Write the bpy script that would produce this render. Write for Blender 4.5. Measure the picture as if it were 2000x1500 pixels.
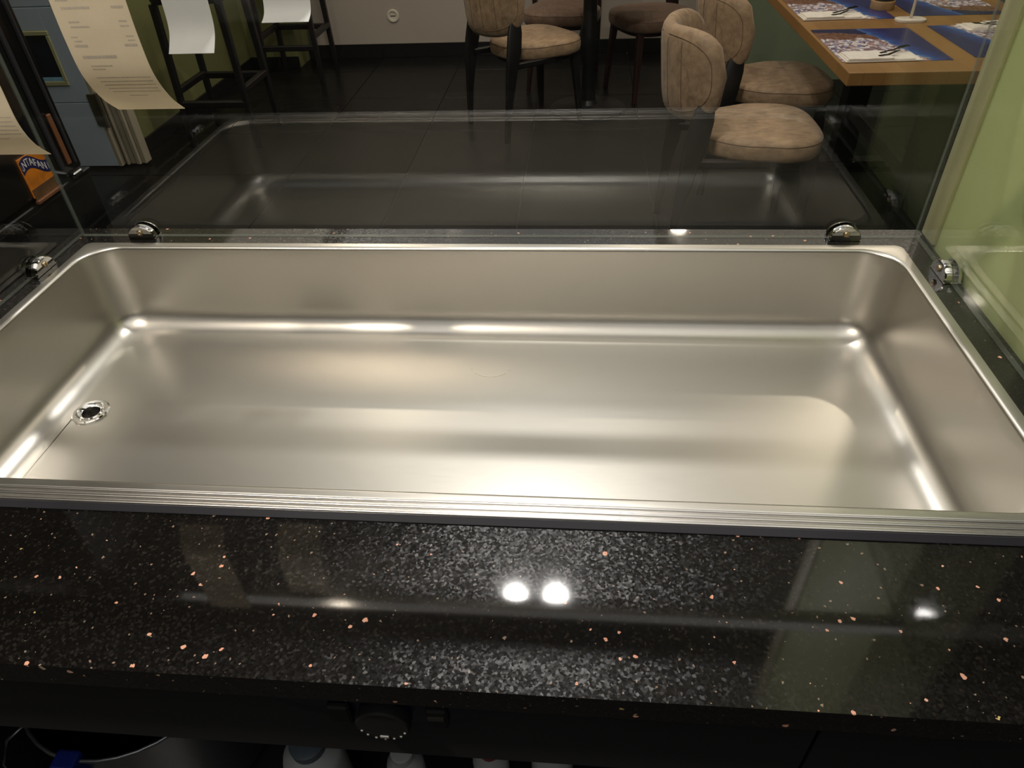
import bpy, bmesh, math, random
from mathutils import Vector, Matrix
random.seed(7)
for o in list(bpy.data.objects): bpy.data.objects.remove(o)
S = bpy.context.scene
COL = S.collection
# ------------------------------------------------------------------ camera
# world: x right, y away from the viewer, z up, counter top at z = 0, floor at -0.9 (metres)
FL = -0.9
cam = bpy.data.objects.new('camera', bpy.data.cameras.new('camera'))
COL.objects.link(cam)
R = ((0.99595229, 0.02089159, -0.08742179), (0.08076313, -0.63488792, 0.76837142), (-0.03945054, -0.77232174, -0.63400535))
cam.matrix_world = Matrix(((R[0][0], -R[0][1], -R[0][2], 0), (R[1][0], -R[1][1], -R[1][2], 0), (R[2][0], -R[2][1], -R[2][2], .55), (0, 0, 0, 1)))
cam.data.sensor_width = 36; cam.data.lens = 36 * 1370 / 2000
cam.data.clip_start = .02; cam.data.clip_end = 60
S.camera = cam
# ------------------------------------------------------------------ world and exposure
W = bpy.data.worlds.new('world'); S.world = W; W.use_nodes = True
W.node_tree.nodes['Background'].inputs[0].default_value = (1, .9, .78, 1)
W.node_tree.nodes['Background'].inputs[1].default_value = .05
vs = S.view_settings
vs.view_transform = 'Standard'; vs.look = 'None'; vs.gamma = 1; vs.use_curve_mapping = False
vs.exposure = 0.6
CEIL = 1.75
# ceiling lamps, the last one added to brighten the receipts: (x, y, radius, watts, colour); the fittings themselves are built with the ceiling
WARM = (1, .87, .71); NEUT = (1, .962, .915); COOL = (.72, .85, 1)
SPOTS = [(-.20, 1.515, .028, 7, NEUT), (-.05, 1.524, .028, 7, NEUT),
         (-1.2, 3.6, .05, 8, WARM), (.35, 3.7, .05, 3, WARM), (1.5, 3.0, .05, 3, WARM),
         (-.9, 4.7, .05, 4, WARM), (.7, 4.5, .05, 2, WARM), (-.85, -.05, .05, 14, WARM)]
# ceiling light panels, the dining ones added to light the steel well evenly: (x0, x1, y0, y1, watts, colour)
PANELS = [(-3.3, -1.75, 2.0, 5.0, 7.0, WARM), (-1.65, .55, 2.15, 5.0, 7.0, NEUT), (.65, 2.3, 2.0, 4.9, 7.0, WARM), (-1.5, 1.2, -.6, .85, 9.0, NEUT), (-1.5, 1.2, -1.9, -1.05, 4.5, NEUT)]

# ------------------------------------------------------------------ helpers
def link(name, mesh, mat=None, parent=None, smooth=False, loc=None):
    o = bpy.data.objects.new(name, mesh); COL.objects.link(o)
    if mat is not None:
        for m in (mat if isinstance(mat, (list, tuple)) else [mat]): mesh.materials.append(m)
    if parent: o.parent = parent
    if smooth:
        for p in mesh.polygons: p.use_smooth = True
    if loc: o.location = loc
    return o
def empty(name, loc=(0, 0, 0), rz=0):
    o = bpy.data.objects.new(name, None); COL.objects.link(o)
    o.location = loc; o.rotation_euler = (0, 0, rz); o.empty_display_size = .05
    return o
def tag(o, label=None, cat=None, group=None, kind=None):
    if label: o['label'] = label
    if cat: o['category'] = cat
    if group: o['group'] = group
    if kind: o['kind'] = kind
    return o
def copy_tree(o, parent=None):
    c = o.copy(); COL.objects.link(c); c.parent = parent
    for ch in [x for x in bpy.data.objects if x.parent == o]: copy_tree(ch, c)
    return c
class MB:
    def __init__(s): s.v = []; s.f = []; s.m = []
    def add(s, vs_, fs_, mi=0):
        b = len(s.v); s.v += [tuple(p) for p in vs_]
        for f in fs_: s.f.append(tuple(b + i for i in f)); s.m.append(mi)
        return s
    def box(s, x0, x1, y0, y1, z0, z1, bv=0, seg=2, mi=0):
        bm = bmesh.new(); bmesh.ops.create_cube(bm, size=1)
        for v in bm.verts: v.co = ((x0 + x1) / 2 + v.co.x * (x1 - x0), (y0 + y1) / 2 + v.co.y * (y1 - y0), (z0 + z1) / 2 + v.co.z * (z1 - z0))
        if bv: bmesh.ops.bevel(bm, geom=bm.edges[:], offset=bv, segments=seg, profile=.5, affect='EDGES')
        bm.verts.index_update()
        s.add([v.co for v in bm.verts], [[v.index for v in f.verts] for f in bm.faces], mi); bm.free(); return s
    def rings(s, rings, cap0=True, cap1=True, closed=True, mi=0, loop=False):
        n = len(rings[0]); b = len(s.v)
        for r in rings: s.v += [tuple(p) for p in r]
        m = len(rings)
        for i in range(m if loop else m - 1):
            for j in range(n if closed else n - 1):
                a = b + i * n + j; c = b + i * n + (j + 1) % n; i2 = (i + 1) % m
                s.f.append((a, c, b + i2 * n + (j + 1) % n, b + i2 * n + j)); s.m.append(mi)
        if cap0: s.f.append(tuple(b + j for j in reversed(range(n)))); s.m.append(mi)
        if cap1: s.f.append(tuple(b + (m - 1) * n + j for j in range(n))); s.m.append(mi)
        return s
    def tube(s, pts, r, n=10, mi=0, cap=True):
        pts = [Vector(p) for p in pts]; rs = r if isinstance(r, (list, tuple)) else [r] * len(pts)
        out = []; up = Vector((0, 0, 1))
        for i, p in enumerate(pts):
            d = (pts[min(i + 1, len(pts) - 1)] - pts[max(i - 1, 0)]).normalized()
            a = d.cross(up if abs(d.z) < .95 else Vector((0, 1, 0))).normalized(); b = a.cross(d).normalized()
            out.append([p + (a * math.cos(t) + b * math.sin(t)) * rs[i] for t in [2 * math.pi * k / n for k in range(n)]])
        return s.rings(out, cap, cap, mi=mi)
    def bar(s, p, q, w0, w1, bv=0, mi=0):
        """square tapering bar from p to q (widths w0, w1)"""
        p, q = Vector(p), Vector(q); d = (q - p).normalized()
        a = d.cross(Vector((0, 0, 1)) if abs(d.z) < .9 else Vector((0, 1, 0))).normalized(); b = a.cross(d)
        rr = []
        for c, w in ((p, w0), (q, w1)):
            h = w / 2; k = h * .72
            rr.append([c + a * x + b * y for x, y in ((h, k), (k, h), (-k, h), (-h, k), (-h, -k), (-k, -h), (k, -h), (h, -k))])
        return s.rings(rr, mi=mi)
    def lathe(s, prof, n=32, c=(0, 0, 0), mi=0, cap0=False, cap1=False):
        return s.rings([[(c[0] + r * math.cos(2 * math.pi * k / n), c[1] + r * math.sin(2 * math.pi * k / n), c[2] + z) for k in range(n)] for r, z in prof], cap0, cap1, mi=mi)
    def mesh(s, name):
        me = bpy.data.meshes.new(name); me.from_pydata(s.v, [], s.f); me.update()
        for p, m in zip(me.polygons, s.m): p.material_index = m
        bm = bmesh.new(); bm.from_mesh(me); bmesh.ops.recalc_face_normals(bm, faces=bm.faces[:]); bm.to_mesh(me); bm.free()
        return me
    def build(s, name, mat, parent=None, smooth=False, loc=None, angle=None):
        o = link(name, s.mesh(name), mat, parent, smooth or angle is not None, loc)
        if angle is not None: o.data.set_sharp_from_angle(angle=math.radians(angle))
        return o
def rrect(x0, x1, y0, y1, r, z, n=8):
    out = []
    for cx, cy, a0 in ((x1 - r, y1 - r, 0), (x0 + r, y1 - r, 90), (x0 + r, y0 + r, 180), (x1 - r, y0 + r, 270)):
        for k in range(n + 1):
            a = math.radians(a0 + 90 * k / n); out.append((cx + r * math.cos(a), cy + r * math.sin(a), z))
    return out

# ------------------------------------------------------------------ materials
class NT:
    def __init__(s, name):
        s.mat = bpy.data.materials.new(name); s.mat.use_nodes = True; s.t = s.mat.node_tree; s.n = s.t.nodes
        s.b = s.n['Principled BSDF']; s.out = s.n['Material Output']
    def node(s, typ, **kw):
        nd = s.n.new(typ)
        for k, v in kw.items():
            if k.startswith('i_'): nd.inputs[k[2:].replace('_', ' ')].default_value = v
            else: setattr(nd, k, v)
        return nd
    def l(s, a, b): s.t.links.new(a, b)
    def coord(s, which='Object', scale=(1, 1, 1), rot=(0, 0, 0), loc=(0, 0, 0)):
        tc = s.node('ShaderNodeTexCoord'); mp = s.node('ShaderNodeMapping')
        mp.inputs['Scale'].default_value = scale; mp.inputs['Rotation'].default_value = rot; mp.inputs['Location'].default_value = loc
        s.l(tc.outputs[which], mp.inputs[0]); return mp.outputs[0]
    def noise(s, co, scale, detail=4, rough=.55, dist=0):
        nd = s.node('ShaderNodeTexNoise'); nd.inputs['Scale'].default_value = scale; nd.inputs['Detail'].default_value = detail
        nd.inputs['Roughness'].default_value = rough; nd.inputs['Distortion'].default_value = dist; s.l(co, nd.inputs['Vector']); return nd.outputs['Fac']
    def ramp(s, fac, stops, interp='LINEAR'):
        nd = s.node('ShaderNodeValToRGB'); nd.color_ramp.interpolation = interp; e = nd.color_ramp.elements
        while len(e) < len(stops): e.new(.5)
        for el, (p, c) in zip(e, stops): el.position = p; el.color = (*c, 1) if len(c) == 3 else c
        s.l(fac, nd.inputs[0]); return nd.outputs[0]
    def mix(s, fac, a, b):
        nd = s.node('ShaderNodeMix', data_type='RGBA')
        for v, k in ((fac, 0), (a, 6), (b, 7)):
            if hasattr(v, 'is_output'): s.l(v, nd.inputs[k])
            else: nd.inputs[k].default_value = v if k == 0 else (*v, 1)
        return nd.outputs[2]
    def math(s, op, a, b=None, c=None):
        nd = s.node('ShaderNodeMath', operation=op)
        for i, v in enumerate((a, b, c)):
            if v is None: continue
            if hasattr(v, 'is_output'): s.l(v, nd.inputs[i])
            else: nd.inputs[i].default_value = v
        return nd.outputs[0]
    def bump(s, h, strength=.2, dist=.01):
        nd = s.node('ShaderNodeBump'); nd.inputs['Strength'].default_value = strength; nd.inputs['Distance'].default_value = dist
        s.l(h, nd.inputs['Height']); s.l(nd.outputs[0], s.b.inputs['Normal'])
    def set(s, base=None, rough=None, metal=None, **kw):
        for k, v in (('Base Color', base), ('Roughness', rough), ('Metallic', metal), *[(a.replace('_', ' '), b) for a, b in kw.items()]):
            if v is None: continue
            if hasattr(v, 'is_output'): s.l(v, s.b.inputs[k])
            else: s.b.inputs[k].default_value = (*v, 1) if isinstance(v, tuple) and len(v) == 3 else v
        return s
def soft(name, c, rough=.5, metal=0, var=.12, scale=20, bump=0, **kw):
    t = NT(name); co = t.coord(); f = t.noise(co, scale)
    t.set(t.ramp(f, [(.3, tuple(x * (1 - var) for x in c)), (.7, tuple(min(1, x * (1 + var)) for x in c))]), rough, metal, **kw)
    if bump: t.bump(f, bump, .004)
    return t.mat
M = {}
def build_materials():
    # brushed stainless steel of the well
    t = NT('brushed_steel'); co = t.coord(scale=(2.2, 60, 60)); f = t.noise(co, 9, 5, .6)
    big = t.noise(t.coord(), 3.2, 3, .5)
    t.set(t.mix(t.math('MULTIPLY', big, .6), (.66, .635, .58), (.57, .545, .495)), t.math('MULTIPLY_ADD', f, .08, .30), 1.0)
    t.bump(f, .015, .001); M['steel'] = t.mat
    M['alu'] = soft('rail_aluminium', (.70, .68, .65), .28, 1, .03, 4)
    M['bevel_reflection'] = soft('bevel_dark_reflection', (.030, .030, .036), .3, 0, .1, 6)  # dark reflection on the polished bevel, painted as base colour
    M['chrome'] = soft('polished_chrome', (.78, .77, .74), .07, 1, .03)
    M['brass'] = soft('screw_metal', (.62, .5, .33), .25, 1, .1)
    M['dark_hole'] = soft('dark_pipe', (.02, .018, .016), .5)
    # black granite with copper flecks
    t = NT('black_granite'); co = t.coord()
    nn = t.node('ShaderNodeTexNoise'); nn.inputs['Scale'].default_value = 260; t.l(co, nn.inputs['Vector'])
    dv = t.node('ShaderNodeVectorMath', operation='MULTIPLY_ADD'); t.l(nn.outputs['Color'], dv.inputs[0]); dv.inputs[1].default_value = (.004, .004, .004); t.l(co, dv.inputs[2])
    def flecks(scale, power, rad, cut):
        v = t.node('ShaderNodeTexVoronoi', feature='F1'); v.inputs['Scale'].default_value = scale; t.l(dv.outputs[0], v.inputs['Vector'])
        sep = t.node('ShaderNodeSeparateColor'); t.l(v.outputs['Color'], sep.inputs[0])
        size = t.math('MULTIPLY', t.math('POWER', sep.outputs[0], power), rad)
        return t.math('MULTIPLY', t.math('LESS_THAN', v.outputs['Distance'], size), t.math('GREATER_THAN', sep.outputs[1], cut)), sep.outputs[2]
    f1, h1 = flecks(85, 3.0, .23, .45); f2, h2 = flecks(190, 2.5, .26, .62)
    v2 = t.node('ShaderNodeTexVoronoi', feature='F1'); v2.inputs['Scale'].default_value = 430; t.l(co, v2.inputs['Vector'])
    s2 = t.node('ShaderNodeSeparateColor'); t.l(v2.outputs['Color'], s2.inputs[0])
    grain = t.math('MULTIPLY', t.math('GREATER_THAN', s2.outputs[0], .86), s2.outputs[1])
    base = t.mix(grain, (.0032, .0026, .0021), (.018, .015, .012))
    base = t.mix(f2, base, t.ramp(h2, [(0, (.25, .17, .12)), (1, (.18, .16, .13))]))
    fcol = t.ramp(h1, [(0, (.70, .33, .22)), (.5, (.68, .42, .31)), (.8, (.45, .38, .31)), (1, (.55, .42, .15))])
    t.set(t.mix(f1, base, fcol), .30, 0.0, Coat_Weight=1.0, Coat_Roughness=.05, Coat_IOR=1.5)
    sub = t.node('ShaderNodeVectorMath', operation='SUBTRACT'); t.l(v2.outputs['Color'], sub.inputs[0]); sub.inputs[1].default_value = (.5, .5, .5)
    sc = t.node('ShaderNodeVectorMath', operation='SCALE'); t.l(sub.outputs[0], sc.inputs[0]); sc.inputs['Scale'].default_value = .22
    ge = t.node('ShaderNodeNewGeometry'); ad = t.node('ShaderNodeVectorMath', operation='ADD'); t.l(sc.outputs[0], ad.inputs[0]); t.l(ge.outputs['Normal'], ad.inputs[1])
    no = t.node('ShaderNodeVectorMath', operation='NORMALIZE'); t.l(ad.outputs[0], no.inputs[0]); t.l(no.outputs[0], t.b.inputs['Normal'])
    t.b.inputs['Specular IOR Level'].default_value = .19
    M['granite'] = t.mat
    # clear glass sheet: Schlick reflection over straight transmission
    t = NT('clear_glass'); t.n.remove(t.b)
    ge = t.node('ShaderNodeNewGeometry'); dp = t.node('ShaderNodeVectorMath', operation='DOT_PRODUCT')
    t.l(ge.outputs['Normal'], dp.inputs[0]); t.l(ge.outputs['Incoming'], dp.inputs[1])
    c1 = t.math('SUBTRACT', 1, t.math('ABSOLUTE', dp.outputs['Value']))
    fr = t.math('MULTIPLY_ADD', t.math('POWER', c1, 5), .955, .045)
    tr = t.node('ShaderNodeBsdfTransparent'); tr.inputs[0].default_value = (.975, .985, .975, 1)
    gl = t.node('ShaderNodeBsdfGlossy'); gl.inputs['Roughness'].default_value = 0.0; gl.inputs['Color'].default_value = (1, 1, 1, 1)
    mx = t.node('ShaderNodeMixShader'); t.l(fr, mx.inputs[0]); t.l(tr.outputs[0], mx.inputs[1]); t.l(gl.outputs[0], mx.inputs[2]); t.l(mx.outputs[0], t.out.inputs[0])
    M['glass'] = t.mat
    t = NT('glass_cut_edge'); t.set((.16, .18, .15), .3, 0.0, Alpha=.4); M['glass_edge'] = t.mat
    M['green_paint'] = soft('green_wall_paint', (.50, .56, .26), .55, 0, .05, 3, .03)
    M['sage_paint'] = soft('sage_wall_paint', (.20, .24, .15), .6, 0, .05, 3)
    M['olive_paint'] = soft('olive_wall_paint', (.19, .195, .075), .6, 0, .06, 3)
    M['beige_paint'] = soft('beige_wall_paint', (.47, .41, .355), .6, 0, .04, 2)
    M['cream_trim'] = soft('cream_trim', (.48, .47, .27), .5, 0, .06, 10)
    M['ceiling_paint'] = soft('ceiling_paint', (.74, .69, .60), .7, 0, .03, 2)
    M['dark_paint'] = soft('dark_ceiling_paint', (.03, .027, .024), .6, 0, .1, 5)
    M['kitchen_tile'] = soft('kitchen_wall', (.03, .03, .032), .4, 0, .05, 4)
    t = NT('black_floor_tile'); f = t.noise(t.coord('Object'), 14, 5)
    oi = t.node('ShaderNodeObjectInfo'); rn = t.math('MULTIPLY_ADD', oi.outputs['Random'], .5, .75)
    cc = t.ramp(f, [(.3, (.006, .006, .0058)), (.75, (.011, .0108, .0102))]); vm = t.node('ShaderNodeVectorMath', operation='SCALE'); t.l(cc, vm.inputs[0]); t.l(rn, vm.inputs['Scale'])
    t.set(vm.outputs[0], t.math('MULTIPLY_ADD', f, .14, .24), 0.0); t.bump(f, .04, .002); t.b.inputs['Specular IOR Level'].default_value = .10; M['floor_tile'] = t.mat
    M['grout'] = soft('dark_grout', (.012, .012, .011), .8)
    M['skirting'] = soft('black_skirting_tile', (.012, .012, .012), .3)
    M['cool_tint_door'] = soft('pale_door_cool_tint', (.50, .59, .70), .45, 0, .04, 4)  # cool bluish light on the door is painted into this colour
    M['door_light'] = soft('pale_door_groove', (.66, .76, .84), .4)
    M['window_dark'] = soft('dark_blue_pane', (.008, .012, .03), .08, 0, .5, 7)
    M['window_reveal'] = soft('blue_window_reveal', (.30, .58, .80), .4)
    M['door_frame'] = soft('beige_door_frame', (.42, .37, .27), .5, 0, .06, 8)
    M['hinge'] = soft('grey_hinge', (.20, .185, .15), .35, .8, .15, 30)
    M['black_metal'] = soft('black_metal', (.010, .010, .010), .4, 0, .2)
    M['matt_black'] = soft('matt_black_plastic', (.010, .010, .010), .7)
    M['black_wood'] = soft('black_stained_wood', (.010, .009, .009), .42, 0, .3, 30)
    M['red_wood'] = soft('dark_red_brown_wood', (.035, .014, .012), .45, 0, .3, 30)
    M['black_gloss'] = soft('black_gloss_cabinet', (.006, .006, .006), .2)
    # tan nubuck leather
    def leather(name, a, b):
        t = NT(name); co = t.coord('Object', scale=(3, 9, 5)); f = t.noise(co, 5, 6, .65, .6); g = t.noise(t.coord(), 26, 4, .6)
        t.set(t.ramp(t.math('MULTIPLY_ADD', g, .35, t.math('MULTIPLY', f, .65)), [(.32, a), (.5, tuple((x + y) / 2 for x, y in zip(a, b))), (.7, b)]), .62, 0.0, Sheen_Weight=.15)
        t.bump(g, .12, .003); M[name] = t.mat
    leather('tan_leather', (.20, .125, .068), (.48, .325, .19))
    leather('brown_leather', (.10, .055, .035), (.20, .12, .075))
    M['seam'] = soft('dark_seam', (.17, .105, .06), .7)
    # oak table: staves
    t = NT('oak_staves'); co = t.coord('Object', scale=(1, 9, 1)); f = t.noise(co, 12, 6, .65, .5)
    br = t.node('ShaderNodeTexBrick'); br.inputs['Scale'].default_value = 1; br.inputs['Brick Width'].default_value = .55; br.inputs['Row Height'].default_value = .065; br.inputs['Mortar Size'].default_value = 0.0006
    br.inputs['Color1'].default_value = (.35, .19, .062, 1); br.inputs['Color2'].default_value = (.27, .135, .042, 1); br.inputs['Mortar'].default_value = (.13, .055, .018, 1)
    mp = t.coord('Object', rot=(0, 0, math.radians(90))); t.l(mp, br.inputs['Vector'])
    t.set(t.mix(t.math('MULTIPLY', f, .6), br.outputs[0], (.18, .09, .027)), .42, 0.0); M['oak'] = t.mat
    M['wood_pale'] = soft('pale_turned_wood', (.42, .26, .12), .5, 0, .15, 30)
    M['white_plastic'] = soft('white_metal_stand', (.72, .66, .56), .4, 0, .03)
    M['napkin'] = soft('white_paper_napkin', (.80, .74, .66), .8, 0, .05, 50, .1)
    M['cutlery'] = soft('dark_cutlery_steel', (.07, .062, .055), .25, .9, .1)
    M['smoke_glass'] = soft('dark_jar_glass', (.03, .035, .03), .08, 0, .2)
    # printed place mat: coast with white houses, brown cliffs and a deep blue sea
    t = NT('place_mat_print'); co = t.coord('Generated'); sx = t.node('ShaderNodeSeparateXYZ'); t.l(co, sx.inputs[0]); X, Y = sx.outputs[0], sx.outputs[1]
    n1 = t.noise(co, 9, 5, .6); n2 = t.noise(t.coord('Generated', scale=(1.2, 1, 1)), 22, 6, .7, .4); n3 = t.noise(co, 5, 3)
    v = t.node('ShaderNodeTexVoronoi', feature='F1'); v.inputs['Scale'].default_value = 26; t.l(co, v.inputs['Vector'])
    sp = t.node('ShaderNodeSeparateColor'); t.l(v.outputs['Color'], sp.inputs[0])
    houses = t.ramp(t.math('MULTIPLY_ADD', sp.outputs[0], .5, t.math('MULTIPLY', n2, .5)), [(.22, (.06, .04, .08)), (.34, (.28, .15, .13)), (.44, (.40, .38, .48)), (.55, (.85, .82, .84)), (.66, (.55, .36, .30)), (.76, (.08, .13, .40))])
    cliff = t.ramp(n2, [(.3, (.05, .02, .018)), (.5, (.17, .07, .045)), (.7, (.34, .2, .15))])
    edge = t.math('SUBTRACT', X, t.math('MULTIPLY_ADD', Y, -.34, .80))          # sea to the right of the shore
    edge = t.math('ADD', edge, t.math('MULTIPLY_ADD', n1, .18, -.09))
    sea = t.ramp(edge, [(0, (.06, .17, .42)), (.07, (.035, .06, .24)), (.2, (.028, .026, .115)), (1, (.030, .028, .085))])
    land = t.mix(t.math('GREATER_THAN', t.math('MULTIPLY_ADD', n3, .25, Y), .80), houses, cliff)
    land = t.mix(t.math('GREATER_THAN', t.math('ADD', Y, t.math('MULTIPLY_ADD', n3, .15, t.math('MULTIPLY', X, .18))), .98), land, (.020, .016, .07))
    t.set(t.mix(t.math('GREATER_THAN', edge, 0), land, sea), .3, 0.0); M['mat_print'] = t.mat
    t = NT('receipt_paper'); f = t.noise(t.coord(), 30, 3); t.set(t.ramp(f, [(.3, (.74, .67, .53)), (.7, (.80, .73, .58))]), .75, 0.0)
    def thin(mat, col, f):
        nt = mat.node_tree; o = nt.nodes['Material Output']; b = nt.nodes['Principled BSDF']
        tr = nt.nodes.new('ShaderNodeBsdfTranslucent'); tr.inputs[0].default_value = (*col, 1); mx = nt.nodes.new('ShaderNodeMixShader'); mx.inputs[0].default_value = f
        nt.links.new(b.outputs[0], mx.inputs[1]); nt.links.new(tr.outputs[0], mx.inputs[2]); nt.links.new(mx.outputs[0], o.inputs[0]); return mat
    M['paper'] = thin(t.mat, (.85, .76, .58), .38)
    M['paper_white'] = thin(soft('white_receipt_paper', (.50, .515, .50), .75, 0, .04, 15), (.6, .6, .57), .12)
    M['ink'] = soft('grey_receipt_ink', (.46, .42, .36), .8, 0, .1)
    M['orange_print'] = soft('orange_print', (.55, .17, .012), .35, 0, .35, 25)
    M['amber_print'] = soft('dark_amber_print', (.10, .05, .02), .4, 0, .4, 25)
    M['white_print'] = soft('white_print', (.62, .6, .55), .4)
    M['navy_print'] = soft('navy_print', (.012, .012, .07), .4)
    M['wood_strip'] = soft('wood_edge_strip', (.16, .06, .022), .5)
    M['fascia'] = soft('dark_grey_fascia', (.028, .028, .031), .45, .2, .08, 6)
    M['navy_plate'] = soft('navy_control_plate', (.006, .006, .022), .3)
    M['white_mark'] = soft('pale_dial_mark', (.45, .45, .45), .5)
    M['jug_white'] = soft('white_plastic_jug', (.55, .58, .60), .45, 0, .05)
    M['cap_grey'] = soft('grey_blue_cap', (.10, .13, .16), .5)
    M['pot_steel'] = soft('dull_pot_steel', (.40, .42, .44), .35, .9, .08)
    M['blue_plastic'] = soft('blue_plastic', (.01, .025, .22), .4)
    M['navy_plastic'] = soft('navy_pot_inside', (.006, .007, .02), .4)
    M['red_plastic'] = soft('red_plastic', (.25, .02, .02), .4)
    M['yellow_plastic'] = soft('olive_plastic', (.2, .2, .06), .4)
    M['lamp_body'] = soft('white_lamp_body', (.6, .6, .58), .4)
build_materials()
def emis(name, col, strength):
    t = NT(name); t.set((.02, .02, .02), .5); t.b.inputs['Emission Color'].default_value = (*col, 1); t.b.inputs['Emission Strength'].default_value = strength
    return t.mat

# ------------------------------------------------------------------ the room shell
def box_struct(name, x0, x1, y0, y1, z0, z1, mat, kind='structure', parent=None):
    o = MB().box(x0, x1, y0, y1, z0, z1).build(name, mat, parent)
    if kind and not parent: o['kind'] = kind
    return o
XL, XR, YB, YK = -3.6, 3.4, 5.70, -2.3
floor = box_struct('floor', XL, XR, YK, YB, FL - .1, FL - .006, M['grout'])
tp = .62; tile_mesh = MB().box(-tp / 2 + .0025, tp / 2 - .0025, -tp / 2 + .0025, tp / 2 - .0025, FL - .012, FL, .002, 1).mesh('tile')
tile_mesh.materials.append(M['floor_tile'])
for i in range(-6, 6):
    for j in range(-5, 9):
        x = -.27 + tp * (i + .5); y = 4.70 + tp * (.5 - j + 1)
        if x - tp / 2 > XR or x + tp / 2 < XL or y - tp / 2 < .95 or y > YB - .02: continue
        o = bpy.data.objects.new('tile', tile_mesh); COL.objects.link(o); o.parent = floor; o.location = (x, y, 0)
box_struct('wall_back', -2.05, .95, YB, YB + .12, FL, CEIL, M['beige_paint'])
box_struct('wall_back_right', .95, XR, 4.95, YB + .12, FL, CEIL, M['sage_paint'])
wl = MB().box(-2.62, -2.47, 3.62, YB + .12, FL, CEIL); wl.box(-2.47, -2.10, 5.46, YB + .12, FL, CEIL)
tag(wl.build('wall_left', M['olive_paint']), kind='structure')
box_struct('wall_left_front', XL - .1, XL, YK, 3.62, FL, CEIL, M['olive_paint'])
box_struct('wall_door', XL - .1, -2.98, 3.62, 3.74, FL, CEIL, M['beige_paint'])
box_struct('wall_above_door', -2.98, -2.62, 3.62, 3.74, 1.2, CEIL, M['beige_paint'])
box_struct('wall_corridor', XL - .1, -2.62, 4.6, 4.7, FL, CEIL, M['beige_paint'])
box_struct('wall_right', XR, XR + .1, YK, 4.95, FL, CEIL, M['sage_paint'])
box_struct('wall_kitchen', XL, XR, YK - .1, YK, FL, CEIL, M['kitchen_tile'])
# green partition standing against the right pane
pr = MB().box(.552, .70, .735, 1.062, FL, CEIL, .006, 2)
wp = tag(pr.build('wall_partition', M['green_paint'], angle=35), kind='structure')
MB().box(.546, .556, 1.020, 1.066, 0.002, CEIL, .003, 2).build('corner_trim', M['cream_trim'], wp, angle=35)
# skirting, tile by tile
bb = box_struct('baseboard_back', -2.10, .95, YB - .006, YB, FL, FL + .096, M['grout'])
for k in range(-3, 2):
    x0, x1 = max(-.27 + tp * k, -2.10), min(-.27 + tp * (k + 1), .95)
    MB().box(x0 + .002, x1 - .002, YB - .014, YB - .004, FL, FL + .098, .0015, 1).build('skirting_tile', M['skirting'], bb)
bl = box_struct('baseboard_left', -2.472, -2.464, 3.64, 5.46, FL, FL + .078, M['grout'])
for k in range(3):
    MB().box(-2.47, -2.456, 3.64 + .61 * k, 3.64 + .61 * (k + 1) - .004, FL, FL + .08, .0015, 1).build('skirting_tile', M['skirting'], bl)
MB().box(-2.466, -2.10, 5.446, 5.458, FL, FL + .08, .0015, 1).build('skirting_tile', M['skirting'], bl)
# ceiling, dark over the counter and cream over the tables
box_struct('ceiling', XL, XR, 1.95, YB + .1, CEIL, CEIL + .1, M['ceiling_paint'])
box_struct('ceiling_counter', XL, XR, .9, 1.95, CEIL, CEIL + .1, M['dark_paint'])
box_struct('ceiling_kitchen', XL, XR, YK, .9, CEIL, CEIL + .1, M['ceiling_paint'])
def spot(x, y, r, w, col, k):
    t = empty('ceiling_spotlight', (x, y, CEIL))
    MB().lathe([(r + .012, 0), (r + .012, -.02), (r + .004, -.024), (r + .002, -.01), (r + .002, -.004)], 24).build('housing', M['lamp_body'], t, angle=35)
    MB().lathe([(r + .002, -.004), (.0005, -.004)], 24).build('lens', M['lamp_body'], t)
    ld = bpy.data.lights.new('spot_bulb', 'AREA'); ld.shape = 'DISK'; ld.size = 2 * r; ld.energy = w; ld.color = col
    lo = bpy.data.objects.new('spot_bulb', ld); COL.objects.link(lo); lo.parent = t; lo.location = (0, 0, -.014)
    return t
SPOT_LABELS = ['left lamp of the twin ceiling spotlights above the counter', 'right lamp of the twin ceiling spotlights above the counter',
               'round warm ceiling spotlight left of the tan chairs', 'round warm ceiling spotlight above the tan chairs', 'round warm ceiling spotlight over the oak table',
               'round warm ceiling spotlight near the bar stools', 'round warm ceiling spotlight over the pedestal table', 'added warm fill spotlight on the kitchen side of the receipts']
for k, a in enumerate(SPOTS):
    tag(spot(*a, k), SPOT_LABELS[k], 'ceiling light', 'ceiling spotlights')
def panel(x0, x1, y0, y1, w, col):
    a, b = (x1 - x0) / 2, (y1 - y0) / 2
    t = empty('ceiling_panel_light', ((x0 + x1) / 2, (y0 + y1) / 2, CEIL))
    MB().box(-a, a, -b, b, -.012, 0, .003, 1).build('frame', M['lamp_body'], t)
    ld = bpy.data.lights.new('panel_glow', 'AREA'); ld.shape = 'RECTANGLE'; ld.size = 2 * a - .04; ld.size_y = 2 * b - .04; ld.energy = w; ld.color = col
    lo = bpy.data.objects.new('panel_glow', ld); COL.objects.link(lo); lo.parent = t; lo.location = (0, 0, -.014)
    return t
for k, a in enumerate(PANELS):
    tag(panel(*a), ['large added ceiling fill panel nearest the door', 'large added ceiling fill panel in front of the counter', 'large added ceiling fill panel by the oak table', 'long ceiling light panel over the kitchen side of the counter', 'ceiling light panel at the kitchen wall'][k], 'ceiling light', 'ceiling light panels')

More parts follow.
